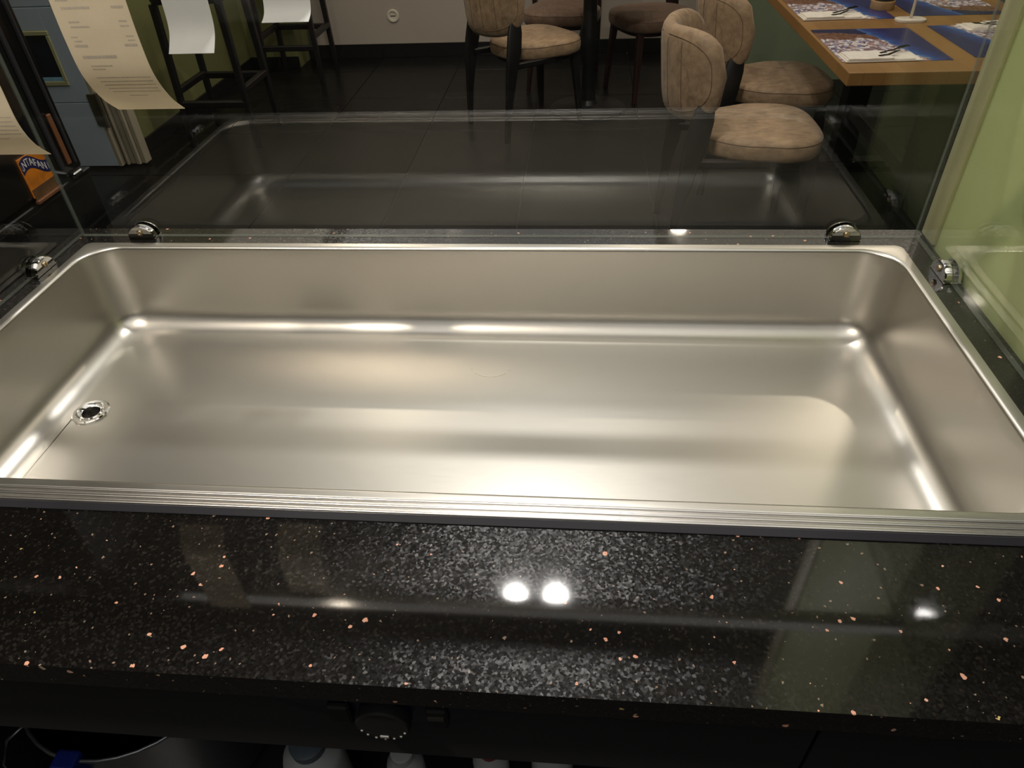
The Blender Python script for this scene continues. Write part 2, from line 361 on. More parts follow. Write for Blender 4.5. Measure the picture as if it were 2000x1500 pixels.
# ------------------------------------------------------------------ the counter
ZB = -.150                                    # well floor
WX0, WX1, WY0, WY1 = -.822, .487, .4857, 1.0065
def holed(outer, inner, z0, z1):
    """slab with a hole; both outlines are lists of (x, y)"""
    bm = bmesh.new(); loops = []
    for z in (z1, z0):
        a = [bm.verts.new((*p[:2], z)) for p in outer]; b = [bm.verts.new((*p[:2], z)) for p in inner]
        ea = [bm.edges.new((a[i], a[(i + 1) % len(a)])) for i in range(len(a))]; eb = [bm.edges.new((b[i], b[(i + 1) % len(b)])) for i in range(len(b))]
        bmesh.ops.triangle_fill(bm, use_beauty=True, use_dissolve=False, edges=ea + eb); loops.append((a, b))
    for k in (0, 1):
        t, u = loops[0][k], loops[1][k]
        for i in range(len(t)): bm.faces.new((t[i], t[(i + 1) % len(t)], u[(i + 1) % len(t)], u[i]))
    bmesh.ops.recalc_face_normals(bm, faces=bm.faces[:])
    me = bpy.data.meshes.new('m'); bm.to_mesh(me); bm.free(); return me
GX0, GX1, GY0, GY1 = -.886, .548, .275, 1.078
slab = link('granite_countertop', holed(rrect(GX0, GX1, GY0, GY1, .004, 0, 2), rrect(WX0 - .006, WX1 + .006, WY0 - .006, WY1 + .006, .055, 0, 6), -.03, 0), M['granite'])
tag(slab, 'polished black granite worktop with copper flecks around the steel well', 'countertop')
# cabinet below
cab = tag(empty('counter_cabinet', (0, 0, FL)), 'dark grey counter cabinet with control dial under the granite', 'cabinet')
def cpart(name, x0, x1, y0, y1, z0, z1, mat, bv=.001, parent=cab): return MB().box(x0, x1, y0, y1, z0 - FL, z1 - FL, bv, 1).build(name, mat, parent)
cpart('fascia', GX0 + .02, .219, .30, .312, -.187, -.032, M['fascia'])
cpart('fascia', .222, GX1 - .005, .30, .312, -.187, -.032, M['fascia'])
cpart('side_panel', GX0 + .02, GX0 + .04, .315, 1.06, FL, -.032, M['fascia'])
cpart('side_panel', GX1 - .03, GX1 - .01, .315, 1.06, FL, -.032, M['fascia'])
cpart('back_panel', GX0 + .04, GX1 - .03, 1.045, 1.06, FL, -.032, M['black_gloss'])
cpart('lower_shelf', GX0 + .04, GX1 - .03, .34, 1.04, -.735, -.715, M['fascia'])
cpart('right_door', .222, GX1 - .005, .30, .312, -.86, -.190, M['fascia'])
# control plate on the fascia
cp = MB(); ell = [(-.164 + .110 * math.cos(a), -.062 + .048 * math.sin(a)) for a in [2 * math.pi * k / 40 for k in range(40)]]
cp.rings([[(x, .2995, z - FL) for x, z in ell], [(x, .296, z - FL) for x, z in ell], [(-.164 + (x + .164) * .98, .295, -.062 + (z + .062) * .95 - FL) for x, z in ell]])
plate = cp.build('control_plate', M['navy_plate'], cab, angle=40)
def ylathe(prof, cx, cz, n=28):
    m = MB(); m.rings([[(cx + r * math.cos(2 * math.pi * k / n), y, cz - FL + r * math.sin(2 * math.pi * k / n)) for k in range(n)] for r, y in prof], True, True); return m
kn = ylathe([(.0255, .295), (.0255, .286), (.0240, .284), (.0120, .2835)], -.168, -.096).build('dial_knob', M['matt_black'], plate, angle=35)
for nm, x0, x1, z0, z1 in (('rocker_switch', -.219, -.198, -.106, -.074), ('rocker_switch', -.127, -.107, -.101, -.070)):
    MB().box(x0, x1, .289, .296, z0 - FL, z1 - FL, .002, 1).build(nm, M['matt_black'], plate)
MB().box(-.125, -.110, .2875, .2895, -.084 - FL, -.079 - FL).build('indicator', M['hinge'], plate)
dm = MB()
for k in range(7):
    a = math.radians(200 + 140 * k / 6); cx, cz = -.168 + .0215 * math.cos(a), -.096 + .0215 * math.sin(a)
    dm.box(cx - .001, cx + .001, .2832, .2845, cz - .001 - FL, cz + .001 - FL)
dm.box(-.172, -.164, .2826, .2842, -.1135 - FL, -.1105 - FL)
dm.build('dial_marks', M['white_mark'], plate)

# stainless well
well = tag(empty('steel_well', (0, 0, 0)), 'long empty stainless steel food well with rounded coves and a drain', 'food well')
wm = MB(); prof = []
def inset(d, r, z): return rrect(WX0 + d, WX1 - d, WY0 + d, WY1 - d, r, z, 8)
ringsl = [rrect(WX0 - .0155, WX1 + .0155, WY0 - .0155, WY1 + .0155, .012, .0003, 8), rrect(WX0 - .0155, WX1 + .0155, WY0 - .0155, WY1 + .0155, .012, .0020, 8),
          inset(-.0050, .060, .0024)]
for k in range(1, 6):
    a = math.radians(90 * k / 5); ringsl.append(inset(-.0050 + .0055 * math.sin(a), .056, .0024 - .0055 * (1 - math.cos(a))))
dr = .008; rc = .042
ringsl.append(inset(.002, .055, -.02)); ringsl.append(inset(dr * .5, .054, -.07)); ringsl.append(inset(dr, .053, ZB + rc))
for k in range(1, 9):
    a = math.radians(90 * k / 8); ringsl.append(inset(dr + rc * (1 - math.cos(a)), .052 - .022 * k / 8, ZB + rc * (1 - math.sin(a))))
ringsl.append(inset(dr + rc + .004, .028, ZB))
wm.rings(ringsl, False, False)
DR = (-.746, .757)
me = wm.mesh('basin'); bm = bmesh.new(); bm.from_mesh(me); bm.verts.ensure_lookup_table()
nl = len(ringsl[0]); last = [bm.verts[len(bm.verts) - nl + j] for j in range(nl)]
hole = [bm.verts.new((DR[0] + .024 * math.cos(-2 * math.pi * k / 28), DR[1] + .024 * math.sin(-2 * math.pi * k / 28), ZB)) for k in range(28)]
ea = [bm.edges.get((last[i], last[(i + 1) % nl])) for i in range(nl)]; eb = [bm.edges.new((hole[i], hole[(i + 1) % 28])) for i in range(28)]
bmesh.ops.triangle_fill(bm, use_beauty=True, edges=ea + eb); bmesh.ops.recalc_face_normals(bm, faces=bm.faces[:])
for f in bm.faces: f.smooth = True
bm.to_mesh(me); bm.free()
# the basin is a single sheet: make its normals face up / inwards
if me.polygons[-1].normal.z < 0: me.flip_normals()
basin = link('basin', me, M['steel'], well)
me.set_sharp_from_angle(angle=math.radians(30))
drain = MB().lathe([(.0275, .0002), (.0275, .0022), (.0255, .0035), (.0215, .0030), (.0195, .0005), (.0170, -.0010), (.0150, .0012), (.0135, .0008), (.0130, -.03)], 36, (*DR, ZB)).build('drain_ring', M['chrome'], well, angle=40)
MB().lathe([(.0131, 0), (.0001, -.001)], 28, (*DR, ZB - .026)).build('drain_hole', M['dark_hole'], drain)
st = MB(); cx, cy = -.134, .895
for a0, a1 in ((200, 205), (222, 318), (335, 340)):
    st.tube([(cx + .033 * math.cos(math.radians(a)), cy + .030 * math.sin(math.radians(a)), ZB + .0002) for a in [a0 + (a1 - a0) * k / 14 for k in range(15)]], .0007, 6)
st.build('stamped_ring_mark', M['white_plastic'], well)

# grooved metal rail along the near lip of the well
rp = [(.4705, .0), (.4705, .0060)]
for k in range(3):
    y0 = .4690 - .0078 * k
    for q in range(0, 7):
        a = math.pi * q / 6; rp.append((y0 - .0018 + .0018 * math.cos(a), .0055 + .0020 * math.sin(a)))
    rp += [(y0 - .0042, .0042), (y0 - .0070, .0042)]
rp = rp[:-2] + [(.4500, .0055), (.4500, 0)]
rail = tag(empty('grooved_rail', (0, 0, .0004)), 'ribbed aluminium rail along the front lip of the steel well', 'metal rail')
MB().rings([[(x, y, z) for y, z in rp] for x in (-.88, .545)]).build('ribbed_profile', M['alu'], rail, angle=50)
MB().rings([[(x, y, z) for y, z in ((.4499, 0), (.4499, .0060), (.4490, .0062), (.4438, .0010), (.4438, 0))] for x in (-.88, .545)]).build('bevel_dark_reflection', M['bevel_reflection'], rail)

# ------------------------------------------------------------------ sneeze guard glass and clamps
GH = .50; gt = .008; GXL, GXR, GYF = -.863, .533, 1.052
def sheet(name, x0, x1, y0, y1, label):
    m = MB(); m.box(x0, x1, y0, y1, .0008, GH); me = m.mesh(name)
    thin_x = (x1 - x0) < (y1 - y0)
    for p in me.polygons: p.material_index = 0 if abs(p.normal.x if thin_x else p.normal.y) > .5 else 1
    return tag(link(name, me, [M['glass'], M['glass_edge']]), label, 'sneeze guard')
sheet('sneeze_guard', GXL + .001, GXR - .001, GYF - gt / 2, GYF + gt / 2, 'long clear glass guard panel behind the steel well')
sheet('sneeze_guard', GXL - gt, GXL, .46, GYF + gt / 2, 'clear glass side panel on the receipt side of the well')
sheet('sneeze_guard', GXR, GXR + gt, .46, GYF + gt / 2, 'clear glass side panel in front of the green wall')
def clamp():
    t = empty('glass_clamp')                       # local: glass plane is y = 0, inside is -y
    r = .0245
    def half(y0, y1):
        arc = [(r * math.cos(math.radians(a)), .003 + .021 * math.sin(math.radians(a))) for a in [180 * k / 18 for k in range(19)]]
        arc = [(r, .0015)] + arc + [(-r, .0015)]
        s = .93; e = .002 if y1 > y0 else -.002
        return MB().rings([[(x, y0, z) for x, z in arc], [(x, y1 - e, z) for x, z in arc], [(x * s, y1, .0015 + (z - .0015) * s) for x, z in arc]])
    half(-.0045, -.0140).build('inner_jaw', M['chrome'], t, angle=40)
    half(.0045, .0100).build('outer_jaw', M['chrome'], t, angle=40)
    MB().box(-r, r, -.0140, .0100, .0004, .002, .0004, 1).build('foot', M['chrome'], t)
    m = MB(); n = 20
    m.rings([[(q * math.cos(2 * math.pi * k / n), y, .0120 + q * math.sin(2 * math.pi * k / n)) for k in range(n)] for q, y in ((.0052, -.0139), (.0052, -.0153), (.0042, -.0165), (.0022, -.0165), (.0020, -.0149))], True, True)
    m.build('screw', M['brass'], t, angle=40)
    return t
c0 = clamp()
CL = [(-.747, GYF, 0, 'chrome glass clamp on the long panel at the receipt end'), (.422, GYF, 0, 'chrome glass clamp on the long panel near the green wall'),
      (GXL - gt / 2, .93, math.pi / 2, 'chrome glass clamp on the receipt-side panel close to the corner'), (GXR + gt / 2, .935, -math.pi / 2, 'chrome glass clamp on the green-wall panel close to the corner'),
      (GXL - gt / 2, .575, math.pi / 2, 'chrome glass clamp on the receipt-side panel toward the viewer'), (GXR + gt / 2, .56, -math.pi / 2, 'chrome glass clamp on the green-wall panel toward the viewer')]
for k, (x, y, rz, lab) in enumerate(CL):
    c = c0 if k == 0 else copy_tree(c0)
    c.location = (x, y, 0); c.rotation_euler = (0, 0, rz); tag(c, lab, 'clamp', 'chrome glass clamps')

# ticket rails between the side panes, just above the view, and the receipts hanging from them
for y, lab in ((.668, 'slim metal ticket rail over the middle of the well'), (.985, 'slim metal ticket rail along the top of the long glass')):
    t = tag(empty('ticket_rail', (0, y, .47)), lab, 'ticket rail', 'ticket rails')
    MB().box(GXL + .001, GXR - .001, -.012, .012, 0.003, .028, .003, 2).build('rail_body', M['alu'], t, angle=35)
    MB().box(GXL + .004, GXR - .004, -.0135, -.0125, .001, .020).build('clip_lip', M['chrome'], t)
def receipt(x0, x1, prof, mat, label, thick=.00025, text=None):
    """prof: (y, z) points from the top down"""
    m = MB(); nx = 4; P = [Vector((0, *p)) for p in prof]
    # resample with Catmull-Rom
    pts = []
    for i in range(len(P) - 1):
        a, b, c, d = P[max(i - 1, 0)], P[i], P[i + 1], P[min(i + 2, len(P) - 1)]
        for k in range(6):
            u = k / 6; pts.append(.5 * ((2 * b) + (c - a) * u + (2 * a - 5 * b + 4 * c - d) * u * u + (3 * b - a - 3 * c + d) * u ** 3))
    pts.append(P[-1])
    nr = []
    for i, p in enumerate(pts):
        d = (pts[min(i + 1, len(pts) - 1)] - pts[max(i - 1, 0)]).normalized(); nr.append(Vector((0, d.z, -d.y)))
    if nr[0].y > 0: nr = [-n for n in nr]
    ring = []
    for p, n in zip(pts, nr):
        f = p + n * thick; b = p - n * thick
        ring.append([(x0, f.y, f.z), (x1, f.y, f.z), (x1, b.y, b.z), (x0, b.y, b.z)])
    m.rings(ring)
    o = m.build('receipt', mat, angle=50); tag(o, label, 'receipt', 'paper receipts hanging over the counter')
    if text:
        lens = [0]
        for i in range(1, len(pts)): lens.append(lens[-1] + (pts[i] - pts[i - 1]).length)
        def at(s):
            s = lens[-1] - s
            for i in range(1, len(lens)):
                if lens[i] >= s:
                    u = (s - lens[i - 1]) / (lens[i] - lens[i - 1]); return pts[i - 1].lerp(pts[i], u), nr[i - 1].lerp(nr[i], u).normalized()
            return pts[-1], nr[-1]
        tm = MB(); w = x1 - x0
        for s, h, words in text:                       # s: distance up from the lower end, words: (from, to) as fractions of the width
            for a, b in words:
                xs = a
                while xs < b - .012:
                    xe = min(b, xs + random.uniform(.012, .03))
                    q = []
                    for ss, xx in ((s, xs), (s, xe - .006), (s + h, xe - .006), (s + h, xs)):
                        p, n = at(ss); p = p + n * (thick + .00012); q.append((x0 + w * xx, p.y, p.z))
                    tm.add(q, [(0, 1, 2, 3)]); xs = xe
        tm.build('printed_text', M['ink'], o)
    return o
PA = [(.660, .485), (.660, .44), (.660, .405), (.664, .371), (.679, .345), (.6985, .3275)]
TXT = [(.132, .0028, [(.08, .45), (.75, .95)]), (.1255, .0024, [(.1, .6), (.78, .95)]), (.1195, .0014, [(.08, .25)]), (.113, .0020, [(.12, .5), (.78, .95)]),
       (.102, .0014, [(.15, .3), (.82, .94)]), (.098, .0014, [(.15, .42), (.82, .94)]), (.0895, .0012, [(.1, .2), (.84, .95)]), (.086, .0012, [(.12, .24), (.85, .95)]), (.0815, .0022, [(.1, .28), (.78, .96)]),
       (.0715, .0026, [(.14, .62)]), (.064, .0012, [(.2, .5)]), (.061, .0012, [(.2, .38)])] + [(.0525 - .0043 * k, .0010, [(.18 + .02 * k, .95)]) for k in range(5)] + [(.0295, .0010, [(.45, .72)])]
receipt(-.470, -.399, PA, M['paper'], 'printed cream receipt whose lower end curls away, its corner pointing at the bar stool', text=TXT)
PB = [(.640, .485), (.640, .43), (.640, .369), (.640, .335), (.648, .312), (.6635, .295)]
receipt(-.609, -.538, PB, M['paper'], 'printed cream receipt cut off by the left edge of the picture', text=TXT)
receipt(-.546, -.483, [(.980, .485), (.981, .43), (.983, .375), (.979, .339), (.960, .315)], M['paper_white'], 'blank white receipt hanging in front of the nearer bar stool')
receipt(-.408, -.346, [(.982, .485), (.983, .42), (.981, .376), (.974, .358), (.959, .350)], M['paper_white'], 'blank white receipt hanging beside the beige wall, the shortest one')

# ------------------------------------------------------------------ things on the shelf under the counter
def put(name, lab, cat, loc, group=None): return tag(empty(name, loc), lab, cat, group)
SH = -.715
t = put('steel_pot', 'steel pot with dark inside and wire handle on the lower shelf', 'pot', (-.672, .531, SH))
n = 40
MB().lathe([(.001, .002), (.135, .002), (.150, .02), (.160, .255), (.165, .262), (.164, .265)], n).build('pot_body', M['pot_steel'], t, angle=40)
MB().lathe([(.164, .265), (.159, .262), (.148, .022), (.001, .012)], n).build('pot_inside', M['navy_plastic'], t, angle=40)
MB().tube([(.163 * math.cos(2 * math.pi * k / n), .163 * math.sin(2 * math.pi * k / n), .265) for k in range(n + 1)], .003, 8).build('pot_rim', M['pot_steel'], t, smooth=True)
MB().tube([(-.118, -.112, .255), (-.140, -.135, .245), (-.158, -.150, .20), (-.160, -.160, .12)], .0025, 8).build('wire_handle', M['pot_steel'], t, smooth=True)
MB().box(-.035, .000, -.180, -.152, .225, .275, .004, 2).build('clip', M['blue_plastic'], t)
def bottle(x, y, s, cap, lab, h=.21):
    t = put('plastic_bottle', lab, 'bottle', (x, y, SH), 'bottles under the counter')
    MB().lathe([(.001, 0), (.040 * s, 0), (.044 * s, .006), (.044 * s, h - .03), (.041 * s, h - .018), (.030 * s, h - .010), (.024 * s, h)], 28).build('bottle_body', M['jug_white'], t, angle=40)
    MB().lathe([(.025 * s, h - .006), (.026 * s, h + .014), (.023 * s, h + .016), (.0005, h + .016)], 24).build('cap', cap, t, angle=40)
    return t
bottle(-.372, .425, 1.0, M['cap_grey'], 'white plastic bottle with grey cap left of the dial, under the counter', .225)
bottle(-.232, .42, .62, M['jug_white'], 'slim white plastic bottle below the dial, under the counter', .225)
bottle(-.110, .44, .60, M['red_plastic'], 'slim bottle with a red cap under the counter', .215)
bottle(-.02, .45, .7, M['yellow_plastic'], 'slim bottle with an olive cap under the counter', .215)

# ------------------------------------------------------------------ door in the left corner
d = tag(empty('door_1', (0, 3.55, FL)), 'pale door tinted blue for cool light, with a small dark window', kind='structure')
def dp_(name, x0, x1, y0, y1, z0, z1, mat, bv=.002, parent=d): return MB().box(x0, x1, y0, y1, z0 - FL, z1 - FL, bv, 1).build(name, mat, parent, angle=35)
leaf_edges = [-.886, -.545, -.097, .35, .75, 1.15]
for k in range(5):                                   # boards of the leaf with pale grooves between them
    z0, z1 = leaf_edges[k], leaf_edges[k + 1]
    if k == 1:
        dp_('door_board', -2.97, -2.95, 0, .04, z0 + .002, z1 - .002, M['cool_tint_door']); dp_('door_board', -2.605, -2.515, 0, .04, z0 + .002, z1 - .002, M['cool_tint_door'])
        dp_('door_board', -2.95, -2.605, 0, .04, z0 + .002, -.455, M['cool_tint_door']); dp_('door_board', -2.95, -2.605, 0, .04, -.200, z1 - .002, M['cool_tint_door'])
    else: dp_('door_board', -2.97, -2.515, 0, .04, z0 + .002, z1 - .002, M['cool_tint_door'])
dp_('groove', -2.968, -2.517, .006, .034, -.88, 1.14, M['door_light'])
wf = MB()
for a in ((-2.955, -2.60, -.008, .03, -.222, -.200), (-2.955, -2.60, -.008, .03, -.458, -.436), (-2.955, -2.935, -.008, .03, -.436, -.222), (-2.620, -2.60, -.008, .03, -.436, -.222)): wf.box(*a[:4], a[4] - FL, a[5] - FL, .003, 1)
w1 = wf.build('window_frame', M['cream_trim'], d, angle=35)
dp_('window_sill', -2.935, -2.62, -.002, .004, -.436, -.418, M['window_reveal'], .001, w1)
dp_('window_pane', -2.935, -2.62, .004, .006, -.436, -.222, M['window_dark'], 0, w1)
dp_('door_edge', -2.515, -2.492, 0, .045, -.886, 1.15, M['door_frame'])
dp_('hinge_plate', -2.530, -2.478, -.012, -.001, -.66, -.50, M['hinge'])
dp_('hinge_pin', -2.482, -2.468, -.022, -.004, -.67, -.49, M['hinge'], .004)
for x0, x1, y0 in ((-2.478, -2.462, .02), (-2.460, -2.425, .035), (-2.424, -2.400, .025), (-2.399, -2.372, .04)):
    dp_('frame_moulding', x0, x1, y0, .10, -.888, 1.2, M['door_frame'], .004)

# ------------------------------------------------------------------ black drinks fridge on a black cabinet, left
lc = tag(empty('base_cabinet', (-1.66, 1.40, FL)), 'black base cabinet under the drinks fridge, left of the counter', 'cabinet')
MB().box(-.34, .352, -.36, .32, .0, -.16 - FL, .004, 1).build('cabinet_body', M['black_gloss'], lc)
MB().box(-.36, .356, -.37, .325, -.16 - FL, -.146 - FL, .003, 1).build('cabinet_top', M['black_gloss'], lc)
fr = tag(empty('drinks_fridge', (-1.638, 1.408, -.145)), 'black drinks fridge with an orange printed panel, left of the counter', 'fridge')
MB().box(-.32, .335, -.34, .290, .012, 1.25, .006, 2).build('fridge_body', M['black_gloss'], fr, angle=35)
MB().box(.338, .350, -.33, -.08, .002, 1.2, .003, 1).build('door_frame', M['black_metal'], fr)
for y0, y1 in ((.205, .216), (.262, .268)):
    MB().box(.334, .344, y0, y1, .03, 1.2, .002, 1).build('door_trim', M['fascia'], fr)
MB().box(.334, .342, .236, .250, .035, .16, .002, 1).build('orange_strip', M['wood_strip'], fr)
MB().box(.333, .352, .225, .262, .003, .016, .003, 1).build('hinge', M['chrome'], fr)
pn = MB().box(.335, .3385, .080, .172, .014, .108, .0005, 1).build('printed_panel', M['orange_print'], fr)
MB().box(.3384, .3394, .081, .172, .008, .034).build('panel_base', M['amber_print'], pn)
MB().box(.336, .346, .078, .176, .000, .008, .001, 1).build('wood_edge', M['wood_strip'], pn)
bd = MB()                                           # dark wavy band behind the lettering
ys = [.081 + .091 * k / 12 for k in range(13)]
def wave(y): return .083 + .012 * math.sin((y - .08) * 55) - .12 * (y - .08)
bd.rings([[(.3386, y, wave(y) - .013) for y in ys], [(.3392, y, wave(y) - .013) for y in ys], [(.3392, y, wave(y) + .016) for y in ys], [(.3386, y, wave(y) + .016) for y in ys]], False, False, closed=False, loop=True)
bd.build('dark_band', M['navy_print'], pn)
fc = bpy.data.curves.new('t', 'FONT'); fc.body = 'FANTAFANTA'; fc.size = .026; fc.extrude = .0003
to = bpy.data.objects.new('t', fc); COL.objects.link(to); bpy.context.view_layer.update()
tme = bpy.data.meshes.new_from_object(to); bpy.data.objects.remove(to)
for v in tme.vertices:
    x, y, z = v.co; yy = .066 + x * .72; v.co = (.3396 + z, yy, wave(max(.08, min(yy, .175))) - .007 + y)
bm = bmesh.new(); bm.from_mesh(tme); bmesh.ops.delete(bm, geom=[v for v in bm.verts if v.co.y > .171 or v.co.y < .081], context='VERTS'); bm.to_mesh(tme); bm.free()
link('lettering', tme, M['white_print'], pn)

# ------------------------------------------------------------------ bar stools
def stool():
    t = empty('bar_stool'); h = .37 / 2; tp_ = .16; zt = .74
    def P(sx, sy, z): k = 1 - .10 * z / zt; return (sx * (h + .01) * k, sy * (h - .005) * k, z)
    for sx in (-1, 1):
        for sy in (-1, 1): MB().bar(P(sx, sy, 0), P(sx, sy, zt), .030, .038).build('leg', M['black_wood'], t)
    for sy, z in ((-1, .24), (1, .30)): MB().bar(P(-1, sy, z), P(1, sy, z), .034, .034).build('stretcher', M['black_wood'], t)
    for sx in (-1, 1): MB().bar(P(sx, -1, .31), P(sx, 1, .31), .034, .034).build('stretcher', M['black_wood'], t)
    MB().rings([rrect(-h, h, -h, h, .04, zt), rrect(-h - .008, h + .008, -h - .008, h + .008, .045, zt + .03), rrect(-h, h, -h, h, .04, zt + .055)]).build('seat', M['black_wood'], t, angle=40)
    return t
s0 = stool(); s0.location = (-2.03, 4.04, FL); tag(s0, 'black wooden bar stool nearest the pale door', 'bar stool', 'black bar stools')
s1 = copy_tree(s0); s1.location = (-1.99, 5.20, FL); tag(s1, 'black wooden bar stool at the beige wall corner', 'bar stool', 'black bar stools')

# ------------------------------------------------------------------ dining chairs
def chair(leather, wood):
    t = empty('dining_chair')                          # faces +x, origin on the floor
    n = 44
    def outline(k, s=1.0):
        a = 2 * math.pi * k / n; c, q = math.cos(a), math.sin(a); e = .62
        x = .235 * (abs(c) ** e) * (1 if c >= 0 else -1); y = (.225 + .018 * (1 if c > 0 else c)) * (abs(q) ** e) * (1 if q >= 0 else -1)
        if x < 0: y *= 1 - .30 * (x / .235) ** 2
        return x * s, y * s
    ring = []
    for s, z in ((.90, .395), (.965, .397), (.992, .408), (1.0, .425), (.998, .444), (.985, .458), (.955, .468), (.88, .474), (.6, .477), (.2, .478)):
        ring.append([(*outline(k, s), z) for k in range(n)])
    seat = MB().rings(ring).build('seat', M[leather], t, smooth=True)
    MB().tube([(*outline(k, .988), .4565) for k in range(n + 1)], .0016, 6).build('seam', M['seam'], seat, smooth=True)
    MB().rings([[(*outline(k, .86), .372) for k in range(n)], [(*outline(k, .88), .394) for k in range(n)]]).build('seat_frame', M[wood], t)
    # curved backrest pad
    rows = []; nu, nv = 26, 12; Rb = .250; A = math.radians(70)
    def bp(u, v, side):                                 # u, v in -1..1
        ang = u * A; e = 1 - abs(u) ** 5.0
        zz = .702 + (.158 * (e ** .42 if e > 0 else 0)) * v
        if v < 0: zz -= .022 * (1 - u * u) * (-v)
        else: zz -= .020 * (1 - abs(u)) * v
        th = .036 * max(0.0, 1 - abs(v) ** 5) ** .5 * max(0.0, 1 - abs(u) ** 8) ** .5
        r = Rb + side * th; lean = -.10 * (zz - .55)
        return (-.085 - r * math.cos(ang) + lean, r * math.sin(ang) * .93, zz)
    m = MB(); grid = []
    us = [-1 + 2 * i / nu for i in range(nu + 1)]; vv = [math.sin(math.pi / 2 * (-1 + 2 * j / nv)) for j in range(nv + 1)]
    b = []
    for side in (1, -1): b.append([[bp(u, v, side) for v in vv] for u in us])
    for gi, g in enumerate(b):
        fl = [p for row in g for p in row]; w = nv + 1
        fs = [(i * w + j, (i + 1) * w + j, (i + 1) * w + j + 1, i * w + j + 1) for i in range(nu) for j in range(nv)]
        m.add(fl, fs)
    me = m.mesh('backrest'); bm = bmesh.new(); bm.from_mesh(me); bmesh.ops.remove_doubles(bm, verts=bm.verts[:], dist=.0006); bmesh.ops.recalc_face_normals(bm, faces=bm.faces[:]); bm.to_mesh(me); bm.free()
    back = link('backrest', me, M[leather], t, True)
    for s in (1,):                                      # seams round the outer face and vertical channels
        loop = []
        for k in range(61):
            a = 2 * math.pi * k / 60; u = .86 * math.copysign(abs(math.cos(a)) ** .5, math.cos(a)); v = .80 * math.copysign(abs(math.sin(a)) ** .5, math.sin(a))
            p = bp(u, v, 1.02); loop.append(p)
        MB().tube(loop, .0013, 5).build('seam', M['seam'], back, smooth=True)
        for u in (-.5, -.25, 0, .25, .5):
            MB().tube([bp(u, -.72 + 1.44 * k / 12, 1.01) for k in range(13)], .0011, 5).build('stitch_line', M['seam'], back, smooth=True)
    for s in (-1, 1):
        MB().bar((.165, s * .165, .40), (.195, s * .200, 0), .042, .026).build('leg', M[wood], t)
        rr = []
        for x, y, z, w, d_ in ((-.320, .205, 0, .028, .026), (-.302, .210, .20, .040, .028), (-.278, .214, .38, .070, .028), (-.262, .214, .46, .085, .028), (-.248, .205, .55, .082, .026), (-.238, .196, .61, .060, .020)):
            rr.append([(x + a * w / 2, s * y + b_ * d_ / 2, z) for a, b_ in ((1, .5), (.8, 1), (-.8, 1), (-1, .5), (-1, -.5), (-.8, -1), (.8, -1), (1, -.5))])
        MB().rings(rr).build('leg', M[wood], t, angle=40)
        MB().bar((-.262, s * .205, .392), (.02, s * .195, .382), .030, .028).build('side_rail', M[wood], t)
    return t
ca = chair('tan_leather', 'black_wood')
CH = [(.685, 2.815, 0.03, 'tan leather dining chair nearest the counter, its whole seat in view'), (.885, 3.42, 0.05, 'tan leather dining chair half tucked under the oak table'),
      (-.27, 4.24, .66, 'tan leather dining chair standing alone in front of the beige wall')]
for k, (x, y, rz, lab) in enumerate(CH):
    c = ca if k == 0 else copy_tree(ca)
    c.location = (x, y, FL); c.rotation_euler = (0, 0, rz); tag(c, lab, 'chair', 'tan leather dining chairs')
cd = chair('brown_leather', 'red_wood')
cd.location = (.43, 4.78, FL); cd.rotation_euler = (0, 0, math.radians(205)); tag(cd, 'brown leather dining chair behind the tan chair backrests', 'chair', 'brown leather dining chairs')
ce = copy_tree(cd); ce.location = (-.12, 4.96, FL); ce.rotation_euler = (0, 0, math.radians(265)); tag(ce, 'brown leather dining chair with red-brown frame behind the lone tan chair', 'chair', 'brown leather dining chairs')

# ------------------------------------------------------------------ pedestal table among the far chairs
t = tag(empty('pedestal_table', (.05, 4.44, FL)), 'dark pedestal table whose round foot stands between the far chairs', 'table')
MB().lathe([(.23, 0), (.23, .012), (.20, .020), (.06, .035), (.045, .06)], 40).build('round_foot', M['black_metal'], t, angle=40)
MB().lathe([(.045, .05), (.040, .16), (.036, .26), (.058, .34), (.060, .42), (.040, .50), (.038, .72)], 28).build('column', M['black_metal'], t, angle=50)
MB().box(-.20, .36, -.28, .28, .72, .752, .004, 2).build('table_top', M['oak'], t)

# ------------------------------------------------------------------ oak table with place settings
TZ = -.15
TX0, TX1, TY0, TY1 = .862, 1.74, 2.455, 3.80
tb = tag(empty('oak_table', (1.30, 3.13, FL)), 'oak dining table laid with blue place mats', 'table')
MB().box(TX0 - 1.30, TX1 - 1.30, TY0 - 3.13, TY1 - 3.13, TZ - .042 - FL, TZ - FL, .003, 2).build('table_top', M['oak'], tb)
for y in (-.42, .42):
    MB().box(-.30, .30, y - .04, y + .04, 0, .03, .004, 1).build('foot', M['black_metal'], tb)
    MB().box(-.05, .05, y - .05, y + .05, .03, .70, .004, 1).build('column', M['black_metal'], tb)
    MB().box(-.34, .34, y - .03, y + .03, .68, TZ - .042 - FL, .003, 1).build('beam', M['black_metal'], tb)
MB().box(-.03, .03, -.42, .42, .25, .31, .003, 1).build('stretcher', M['black_metal'], tb)
matm = MB().box(0, .355, 0, .43, 0, .0016, .0004, 1).mesh('place_mat'); matm.materials.append(M['mat_print'])
MATS = [(.872, 2.575, 0, 'printed coast place mat at the near corner of the oak table'), (.880, 3.16, 0, 'printed coast place mat at the far left of the oak table'),
        (1.66, 3.03, math.pi, 'printed coast place mat beside the green wall edge'), (1.665, 3.62, math.pi, 'printed coast place mat at the far right of the oak table')]
for x, y, rz, lab in MATS:
    o = bpy.data.objects.new('place_mat', matm); COL.objects.link(o); o.location = (x, y, TZ + .0004); o.rotation_euler = (0, 0, rz); tag(o, lab, 'place mat', 'blue printed place mats')
